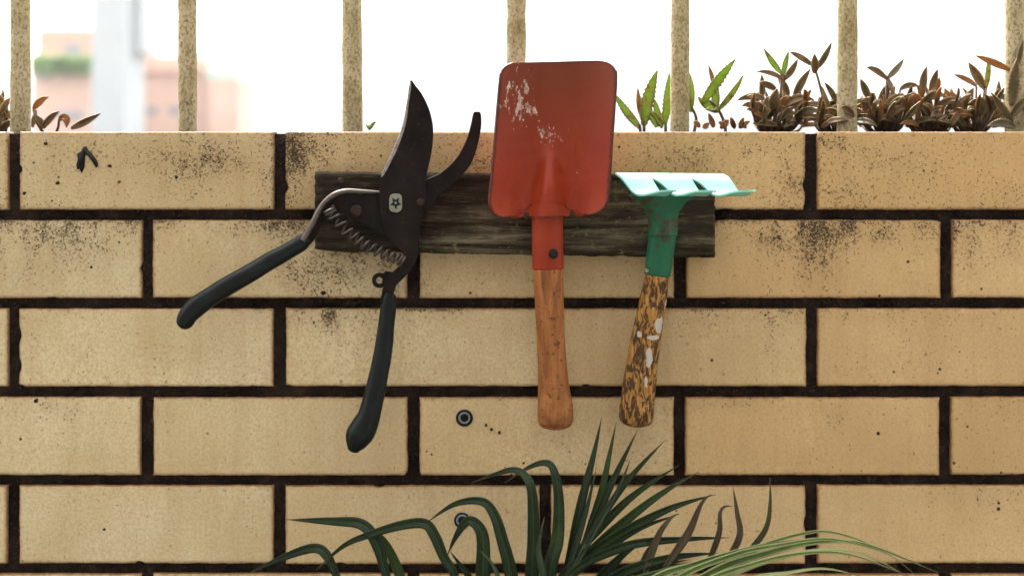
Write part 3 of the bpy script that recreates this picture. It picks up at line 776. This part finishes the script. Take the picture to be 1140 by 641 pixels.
succulent('brown succulent cluster with two fresh green leaf tips at its top', (862, 143),
          [((870, 82), (850, 54), 8, 0, (0, 2), 0, g_), ((872, 84), (878, 57), 7, .002, (-1, 0), 0, g_), ((871, 88), (842, 80), 7, 0, (0, -5), .005), ((851, 110), (820, 112), 9, -.004, (0, -7), .008, y_), ((862, 124), (864, 99), 15, -.012, (-2, 0), .008), ((884, 108), (902, 77), 10, 0, (-2, 0), 0, y_), ((848, 110), (848, 83), 8, .004, (1, 0), 0, y_), ((873, 89), (888, 66), 9, .002, (3, 1), 0), ((878, 106), (866, 84), 10, .004, (0, 0), 0, y_), ((868, 123), (905, 112), 12, -.008, (-2, -14), .01), ((852, 128), (830, 122), 9, -.006, (0, -5), .01), ((855, 134), (838, 127), 9, -.01, (0, -3), .01, o_), ((864, 100), (845, 92), 9, .0, (0, -3), .0), ((885, 130), (912, 126), 10, -.01, (0, -10), .01, y_), ((862, 140), (840, 140), 9, -.01, (0, -5), .01)],
          b_, filler=[(838, 900, 108, 143, 22, 24)], mat2=y_)
succulent('tall thin-stemmed brown succulent sprig rising left of the sixth railing bar', (917, 143),
          [((909, 77), (926, 47), 8, 0, (2, 1), 0, y_), ((906, 74), (879, 58), 8, 0, (-3, -5), 0), ((907, 82), (906, 60), 11, -.008, (0, 0), .004)], b_, stems=[((921, 150), (919, 125), (915, 104), (908, 78))])
succulent('brown succulent clump pressed against the sixth railing bar', (932, 143), [((926, 130), (915, 96), 9, 0, (-3, 0), 0), ((934, 118), (918, 92), 8, .01, (0, -4), 0, y_), ((950, 128), (936, 120), 10, -.035, (0, -4), 0)], b_, filler=[(905, 952, 106, 143, 20, 24)], mat2=y_)
succulent('dark brown succulent with forked leaf pair right of the sixth railing bar', (985, 143),
          [((987, 88), (965, 75), 9, 0, (-2, -5), 0), ((988, 87), (1006, 66), 9, 0, (2, 2), 0, y_), ((969, 113), (958, 88), 10, 0, (-1, -3), 0, y_), ((1002, 100), (1023, 96), 8, .0, (0, -6), 0), ((994, 104), (986, 82), 9, -.004), ((978, 116), (990, 92), 11, .004, (4, -3), 0, y_), ((980, 122), (958, 112), 11, -.006, (0, -8), .008), ((985, 120), (1018, 122), 13, -.008, (0, -24), .008), ((984, 118), (970, 128), 12, -.012, (-6, -12), .012)],
          b_, filler=[(957, 1012, 104, 143, 26, 25)], mat2=y_)
succulent('brown succulent with twin upright pointed leaves midway between two bars', (1034, 143),
          [((1028, 105), (1032, 74), 11, 0, (-3, 0), 0), ((1036, 104), (1044, 77), 10, 0, (-1, 0), 0), ((1042, 103), (1046, 86), 7, .004, (1, 0), 0, o_), ((1028, 112), (1052, 108), 11, -.006, (0, -9), .005), ((1036, 130), (1018, 118), 10, -.01, (0, -6), .01, y_)], b_, filler=[(1010, 1060, 102, 143, 24, 24)], mat2=o_)
succulent('bronze succulent with a broad blunt leaf leaning left near the last bar', (1082, 143),
          [((1096, 99), (1077, 70), 14, 0, (-3, 0), .006), ((1087, 96), (1062, 83), 8, .002, (0, -2), 0, o_), ((1098, 98), (1101, 63), 7, .006, (1, 0), 0, g_), ((1110, 112), (1112, 90), 7, .004, (1, 0), 0, y_), ((1076, 122), (1084, 98), 12, -.004, (-5, 0), 0), ((1094, 128), (1092, 108), 12, -.006, (2, 0), 0, y_), ((1072, 128), (1058, 112), 10, -.006, (-3, -4), .006)],
          b_, filler=[(1056, 1108, 106, 143, 24, 25)], mat2=y_)
succulent('greyish succulent overlapping the last railing bar on the right', (1126, 143),
          [((1124, 78), (1086, 62), 9, -.038, (0, -1), 0, o_), ((1132, 74), (1139, 44), 9, -.036, (-1, 0), 0, y_), ((1126, 118), (1131, 66), 17, -.038, (-2, 0), .004), ((1127, 137), (1102, 103), 10, -.038, (3, 2), .004), ((1126, 130), (1142, 108), 11, -.04, (0, -2), .008), ((1130, 142), (1096, 141), 12, -.036, (0, -8), .012), ((1134, 128), (1152, 92), 10, -.03, (0, 0), 0, y_), ((1145, 140), (1150, 116), 12, -.035, (0, 0), 0)],
          y_, filler=[(1105, 1165, 104, 143, 24, 25)], mat2=b_, stems=[((1128, 150), (1126, 130), (1126, 100), (1124, 78)), ((1132, 150), (1133, 110), (1132, 74)), ((1145, 150), (1140, 138), (1134, 128))])
succulent('brown succulent with curled leaves left of the first railing bar', (4, 143), [((8, 135), (-4, 102), 10, .0, (3, -2), 0), ((10, 140), (2, 118), 10, 0, (-3, 0), 0, y_), ((-4, 140), (12, 124), 9, 0, (0, -3), 0), ((2, 142), (16, 134), 9, -.004)], b_, filler=[(-60, 12, 108, 143, 12, 24)], mat2=y_)
succulent('small orange and brown succulent right of the first railing bar', (58, 143),
          [((37, 122), (54, 108), 9, 0, (-3, -4), 0, o_), ((36, 142), (40, 122), 8, .004, (2, 0), 0, y_), ((47, 143), (66, 124), 9, 0, (-2, -3), 0, b_), ((66, 132), (75, 142), 12, -.006, (6, -9), .004), ((50, 143), (38, 128), 9, 0, (2, 0), 0, b_), ((79, 143), (112, 126), 9, -.002, (0, 2), 0, b_)], o_)
succulent('single tiny seedling at the foot of the third railing bar', (412, 143), [((412, 144), (419, 136), 4, -.02), ((412, 145), (408, 139), 3.5, -.02)], g_)

# ------------------------------------------------------------------ palm in front of the wall
def ribbon(bm, path, w, y0, y1, al, ac, tipw=.05, fold=.25, n=7, roll=0.0, belly=.35, tw=0.0):
    """leaf blade along px path (base to tip), depth going y0 -> y1"""
    P = cr(path, n); N = len(P); pts = [at(p[0], p[1], y0 + (y1 - y0) * (i / (N - 1))) for i, p in enumerate(P)]
    g = []
    ln = [0]
    for a, b in zip(pts, pts[1:]): ln.append(ln[-1] + (b - a).length)
    for i, p in enumerate(pts):
        s = ln[i] / ln[-1]
        tg = (pts[min(i + 1, N - 1)] - pts[max(i - 1, 0)]).normalized()
        rr = roll + tw * s
        nrm = Vector((math.sin(rr), -math.cos(rr), .3)); nrm = (nrm - tg * nrm.dot(tg)).normalized(); sd = tg.cross(nrm)
        pr = (.45 + .55 * min(1, s / belly)) if s < belly else max(tipw, (1 - ((s - belly) / (1 - belly)) ** 1.8))
        line = []
        for u in (-1, -.5, 0, .5, 1):
            q = p + sd * u * w * S / 2 * pr + nrm * abs(u) * fold * w * S / 2 * pr
            ve = bm.verts.new(q); ve[al] = s; ve[ac] = abs(u); line.append(ve)
        g.append(line)
    for a, c in zip(g, g[1:]):
        for i in range(4): bm.faces.new((a[i], a[i + 1], c[i + 1], c[i]))
def frond(name, root, rachis, leaves, mat):
    bm = bmesh.new(); al = bm.verts.layers.float.new('along'); ac = bm.verts.layers.float.new('across')
    for L in leaves:
        ribbon(bm, L[0], L[1] * .82, L[2], L[3], al, ac, fold=L[4] if len(L) > 4 else .3, roll=L[5] if len(L) > 5 else rs.uniform(-.3, .3))
    P = cr(rachis, 8); pts = [at(p[0], p[1], p[2]) for p in P]
    tube(bm, pts, [max(.0012, p[3] * S) for p in P], 8)
    bmesh.ops.recalc_face_normals(bm, faces=bm.faces[:])
    return obj(name, bm, M[mat], root, solid=.0005, off=0)
PB = (640, 1120, -.16)
palm = thing('palm_plant', 'dark green feathery palm with drooping and upright leaflets at the foot of the wall', 'palm', at(640, 1140, -.16))
palm.location.z = .2895
frond('frond', palm, [(640, 1140, -.16, 4), (625, 900, -.15, 3.5), (560, 720, -.12, 3), (470, 668, -.10, 2.2), (380, 660, -.09, 1.4)], [
    ([(388, 662), (375, 641), (363, 617), (348, 610), (316, 620), (278, 637)], 13, -.09, -.06, .3, .1),
    ([(440, 668), (430, 641), (422, 612), (412, 592), (398, 582), (370, 580), (318, 578)], 16, -.10, -.07, .25, .3),
    ([(455, 668), (446, 641), (430, 606), (416, 592), (404, 592)], 14, -.09, -.07, .25, -.2),
    ([(520, 690), (506, 641), (494, 620), (484, 597), (473, 583), (449, 584), (414, 594), (383, 607), (352, 634)], 14, -.11, -.08, .3, .2),
    ([(585, 735), (569, 641), (559, 601), (550, 573), (536, 558), (506, 561), (474, 582)], 17, -.12, -.085, .3, .2),
    ([(540, 705), (538, 641), (538, 602), (532, 585), (520, 580), (507, 598), (498, 618)], 19, -.11, -.085, .3, -.1),
    ([(548, 708), (530, 655), (512, 628), (500, 612)], 11, -.10, -.085, .3, -.1)], 'palm')
frond('frond', palm, [(640, 1140, -.16, 4), (628, 900, -.15, 3.5), (614, 760, -.13, 3), (610, 690, -.12, 2), (630, 648, -.11, 1.6), (652, 606, -.11, 1)], [
    ([(590, 760), (592, 641), (594, 600), (592, 548), (584, 529), (571, 523), (553, 527), (525, 537)], 18, -.12, -.06, .3, .1),
    ([(604, 760), (612, 641), (621, 600), (622, 552), (616, 522), (605, 515), (585, 522), (562, 537)], 18, -.12, -.065, .3, -.2),
    ([(622, 665), (634, 620), (648, 555), (661, 505), (670, 464)], 13, -.11, -.05, .35, .2),
    ([(632, 650), (650, 608), (668, 553), (678, 508), (686, 470)], 11.5, -.10, -.05, .35, .2),
    ([(643, 620), (658, 588), (682, 535), (710, 478)], 10.5, -.11, -.055, .35, .3),
    ([(648, 612), (662, 586), (699, 534), (740, 490)], 9.5, -.11, -.06, .35, .3),
    ([(628, 640), (645, 612), (699, 556), (755, 518)], 12, -.105, -.06, .35, .4),
    ([(622, 652), (640, 629), (699, 577), (741, 546), (778, 525)], 13, -.11, -.06, .35, .4),
    ([(612, 660), (630, 636), (686, 597), (745, 566), (797, 550)], 14, -.12, -.07, .35, .4),
    ([(640, 700), (655, 660), (690, 620), (720, 600)], 14, -.13, -.10, .35, .4),
    ([(624, 660), (637, 622), (652, 572), (664, 520)], 8, -.12, -.07, .35, -.3), ([(636, 640), (660, 595), (688, 545), (702, 510)], 8, -.12, -.08, .35, -.2),
    ([(630, 650), (660, 622), (708, 590), (756, 572)], 9, -.12, -.09, .35, .6), ([(610, 720), (606, 650), (600, 610), (606, 575)], 10, -.14, -.10, .3, -.2),
    ([(575, 740), (560, 660), (548, 628), (534, 612)], 9, -.14, -.11, .3, .2), ([(625, 700), (660, 655), (720, 632), (770, 622)], 10, -.14, -.11, .35, .5)], 'palm')
f3 = frond('frond', palm, [(640, 1140, -.16, 4), (636, 900, -.16, 3.5), (640, 740, -.16, 3), (680, 660, -.14, 2.4), (740, 634, -.13, 2), (800, 622, -.12, 1.6), (840, 612, -.11, 1)], [
    ([(625, 665), (640, 634), (699, 607), (762, 600), (812, 598)], 12, -.14, -.10, .35, .4),
    ([(640, 690), (680, 645), (740, 622), (800, 615)], 14, -.14, -.11, .35, .4)], 'palm')
dry = frond('withered_leaflets', palm, [(640, 760, -.16, 2), (684, 664, -.142, 2), (742, 638, -.132, 2), (802, 624, -.121, 1.6), (842, 613, -.111, 1)], [
    ([(735, 640), (748, 620), (766, 593), (781, 560), (793, 549)], 11, -.13, -.10, .4, .2),
    ([(715, 648), (722, 625), (733, 595), (746, 577), (756, 571)], 10, -.13, -.10, .4, .3),
    ([(780, 634), (790, 620), (800, 592), (801, 572), (806, 564), (816, 563)], 9, -.12, -.10, .5, .5),
    ([(800, 634), (812, 618), (823, 595), (820, 570), (816, 541)], 9.5, -.12, -.10, .5, .4),
    ([(815, 628), (834, 612), (852, 588), (857, 560), (857, 531)], 8, -.12, -.10, .5, .5),
    ([(700, 660), (712, 635), (722, 612), (738, 600)], 10, -.13, -.11, .4, .4)], 'palmdry')
dry['label'] = 'brown withered curling leaflets'
# striped ribbon plant arching to the right
sp = thing('ribbon_plant', 'pale striped arching ribbon-leaved plant beside the palm at the lower right', 'plant', at(700, 1140, -.20))
sp.location.z = .2895
def ribbons(name, items, mat):
    for path, w, y0, y1, roll in items:
        bm = bmesh.new(); al = bm.verts.layers.float.new('along'); ac = bm.verts.layers.float.new('across')
        ribbon(bm, [(690, 1140), (680, 900)] + path, w, y0, y1, al, ac, fold=.35, roll=roll, belly=.45, n=9)
        bmesh.ops.recalc_face_normals(bm, faces=bm.faces[:]); obj(name, bm, M[mat], sp, solid=.0005, off=0)
ribbons('leaf', [([(690, 700), (758, 639), (829, 613), (897, 593), (939, 595), (1004, 621)], 7, -.2, -.12, .3), ([(700, 710), (787, 640), (855, 615), (909, 603), (964, 606), (1045, 637)], 10, -.2, -.13, .2),
                 ([(690, 720), (745, 650), (815, 618), (870, 606), (925, 600), (985, 615), (1020, 640)], 7, -.2, -.14, .4), ([(670, 720), (720, 650), (775, 627), (840, 608), (890, 600)], 11, -.2, -.15, .3),
                 ([(700, 720), (770, 655), (840, 627), (900, 615), (950, 618), (1015, 642)], 7, -.2, -.15, .1)], 'spider')
ribbons('leaf', [([(710, 720), (800, 648), (870, 620), (926, 611), (966, 618), (1012, 642)], 7, -.2, -.14, .2), ([(715, 730), (820, 652), (880, 637), (922, 633), (968, 644)], 8, -.2, -.16, .2),
                 ], 'cream')
# pot
pot = thing('plant_pot', 'terracotta pot holding the palm and the ribbon plant', 'plant pot', at(660, 1393, -.19)); pot.location.z = 0
c = Vector((at(660, 0, -.19).x, -.19, 0)); prof = [(.0, .001), (.10, .001), (.145, .25), (.16, .255), (.162, .30), (.150, .302), (.146, .29)]
bm = bmesh.new(); rows = [[bm.verts.new(c + Vector((math.cos(a) * max(r, .001), math.sin(a) * max(r, .001), z))) for a in [2 * math.pi * k / 40 for k in range(40)]] for r, z in prof]
for a, b in zip(rows, rows[1:]):
    for k in range(40): bm.faces.new((a[k], a[(k + 1) % 40], b[(k + 1) % 40], b[k]))
bmesh.ops.recalc_face_normals(bm, faces=bm.faces[:]); obj('pot_body', bm, M['terracotta'], pot)
bm = bmesh.new(); disc(bm, c + Vector((0, 0, .25)), (0, 0, 1), .1435, .04, 40); obj('potting_soil', bm, M['soil'], pot)

# ------------------------------------------------------------------ far buildings
FY = 118.0
def fbox(bm, x0, x1, y0, y1, dy=0, depth=8):
    a = at(x0, y1, FY + dy); b = at(x1, y0, FY + dy)
    box(bm, (a.x, FY + dy, max(a.z, GROUND) if y1 < 900 else GROUND), (b.x, FY + dy + depth, b.z))
def far_part(name, mat, root, rects, dy=0, depth=8, parent=None):
    bm = bmesh.new()
    for r in rects: fbox(bm, *r, dy, depth)
    return obj(name, bm, M[mat], parent or root, smooth=False)
bA = thing('apartment_building', 'blurred pink apartment block with a stepped top at the far left', 'building', at(70, 143, FY)); bA.location.z = 0
far_part('upper_wall', 'pink', bA, [(42, 112, 32, 78)], 3)
far_part('lower_wall', 'pink2', bA, [(36, 112, 82, 999)], 0)
w = far_part('window', 'glass', bA, [(72, 90, 49, 61)], 2.9, .05); far_part('window', 'glass', bA, [(42, 58, 80.5, 88)], -.1, .05)
far_part('window', 'glass', bA, [(62, 92, 124, 132)], -.1, .05)
bm = bmesh.new(); rr = random.Random(3)
for k in range(900):
    px = rr.uniform(36, 102); py = rr.uniform(63, 82) + 6 * noise.noise(Vector((px * .1, 0, 0))); p = at(px, py, FY + rr.uniform(-1.2, .8)); v = Vector((rr.uniform(-1, 1), rr.uniform(-1, 1), rr.uniform(-1, 1))).normalized(); u = v.orthogonal().normalized() * .22; q = v.cross(u)
    bm.faces.new([bm.verts.new(p + u), bm.verts.new(p + q), bm.verts.new(p - u), bm.verts.new(p - q)])
for k in range(3): pass
hd = obj('roof_hedge', bm, M['hedge']); tag(hd, 'blurred green hedge on the ledge of the far pink apartment block', 'hedge')
bB = thing('apartment_building', 'blurred low pink building right of the pale tower, in the distance', 'building', at(205, 143, FY)); bB.location.z = 0
far_part('wall', 'pink2', bB, [(140, 232, 62, 999)], 6); far_part('side_wing', 'pink2', bB, [(232.05, 266, 88, 999)], 5)
far_part('window', 'glass', bB, [(146, 176, 120, 127)], 5.9, .05); far_part('window', 'glass', bB, [(188, 202, 119, 127)], 5.9, .05)
far_part('roof', 'mintroof', bB, [(229, 262, 80, 87.9)], 5.2)
far_part('ledge', 'pink', bB, [(138, 234, 76, 80)], 5.4, .5)
bC = thing('tower_block', 'tall pale grey tower block standing between the far pink buildings', 'building', at(125, 143, FY - 6)); bC.location.z = 0
far_part('wall', 'pale', bC, [(102, 139, -60, 999)], -8, 6); far_part('side_wall', 'pale', bC, [(139.05, 158, -60, 58)], -6, 5)

# ------------------------------------------------------------------ air
HAZE = .00025
if HAZE:
    bm = bmesh.new(); box(bm, (-275, -75, -1.4), (275, 435, 32)); o = obj('haze', bm, bpy.data.materials.new('pale_haze'), smooth=False); tag(o, kind='stuff')
    m = o.data.materials[0]; m.use_nodes = True; t = m.node_tree; t.nodes.remove(t.nodes['Principled BSDF'])
    v = t.nodes.new('ShaderNodeVolumePrincipled'); v.inputs['Color'].default_value = (.95, .96, .97, 1); v.inputs['Density'].default_value = HAZE; v.inputs['Anisotropy'].default_value = .35
    t.links.new(v.outputs[0], t.nodes['Material Output'].inputs['Volume'])

# unseen wall added behind the camera, blocks low front light for top-lit contrast
bm = bmesh.new(); box(bm, (-9, -5.2, 0.001), (9, -4.9, 5.6))
tag(obj('house_wall', bm, M['house'], smooth=False), 'plain house wall across the terrace from the brick parapet', kind='structure')
# ------------------------------------------------------------------ light, sky, camera
EL = R(52); SUN = Vector((-.35, .80, 0)).normalized()
SUN = Vector((SUN.x * math.cos(EL), SUN.y * math.cos(EL), math.sin(EL)))
li = bpy.data.lights.new('sun', 'SUN'); li.energy = 1.2; li.angle = R(14); li.color = (1, .95, .87)
so = bpy.data.objects.new('sun', li); C.objects.link(so); so.rotation_euler = (-SUN).to_track_quat('-Z', 'Y').to_euler(); so.location = (0, -1, 4)
w = bpy.data.worlds.new('World'); SC.world = w; w.use_nodes = True; t = w.node_tree
sky = t.nodes.new('ShaderNodeTexSky'); sky.sky_type = 'NISHITA'; sky.sun_disc = False; sky.sun_elevation = EL; sky.sun_rotation = math.atan2(SUN.x, SUN.y)
sky.air_density = 1.0; sky.dust_density = 6.0; sky.ozone_density = 1.0
hs = t.nodes.new('ShaderNodeHueSaturation'); hs.inputs['Saturation'].default_value = .06   # thin bright overcast
t.links.new(sky.outputs[0], hs.inputs['Color']); t.links.new(hs.outputs[0], t.nodes['Background'].inputs[0]); t.nodes['Background'].inputs[1].default_value = .15
cam = bpy.data.cameras.new('camera'); co = bpy.data.objects.new('camera', cam); C.objects.link(co); SC.camera = co
co.location = (0, -D, ZC); co.rotation_euler = (R(90), 0, 0)
cam.sensor_width = 36; cam.lens = 36 * D / (1140 * S); cam.shift_y = -(320.5 - HZ) / 1140
cam.clip_start = .05; cam.clip_end = 3000
cam.dof.use_dof = True; cam.dof.focus_distance = D - .02; cam.dof.aperture_fstop = cam.lens / 11
vs = SC.view_settings; vs.view_transform = 'Standard'; vs.look = 'None'; vs.exposure = 2.98; vs.gamma = 1; vs.use_curve_mapping = False
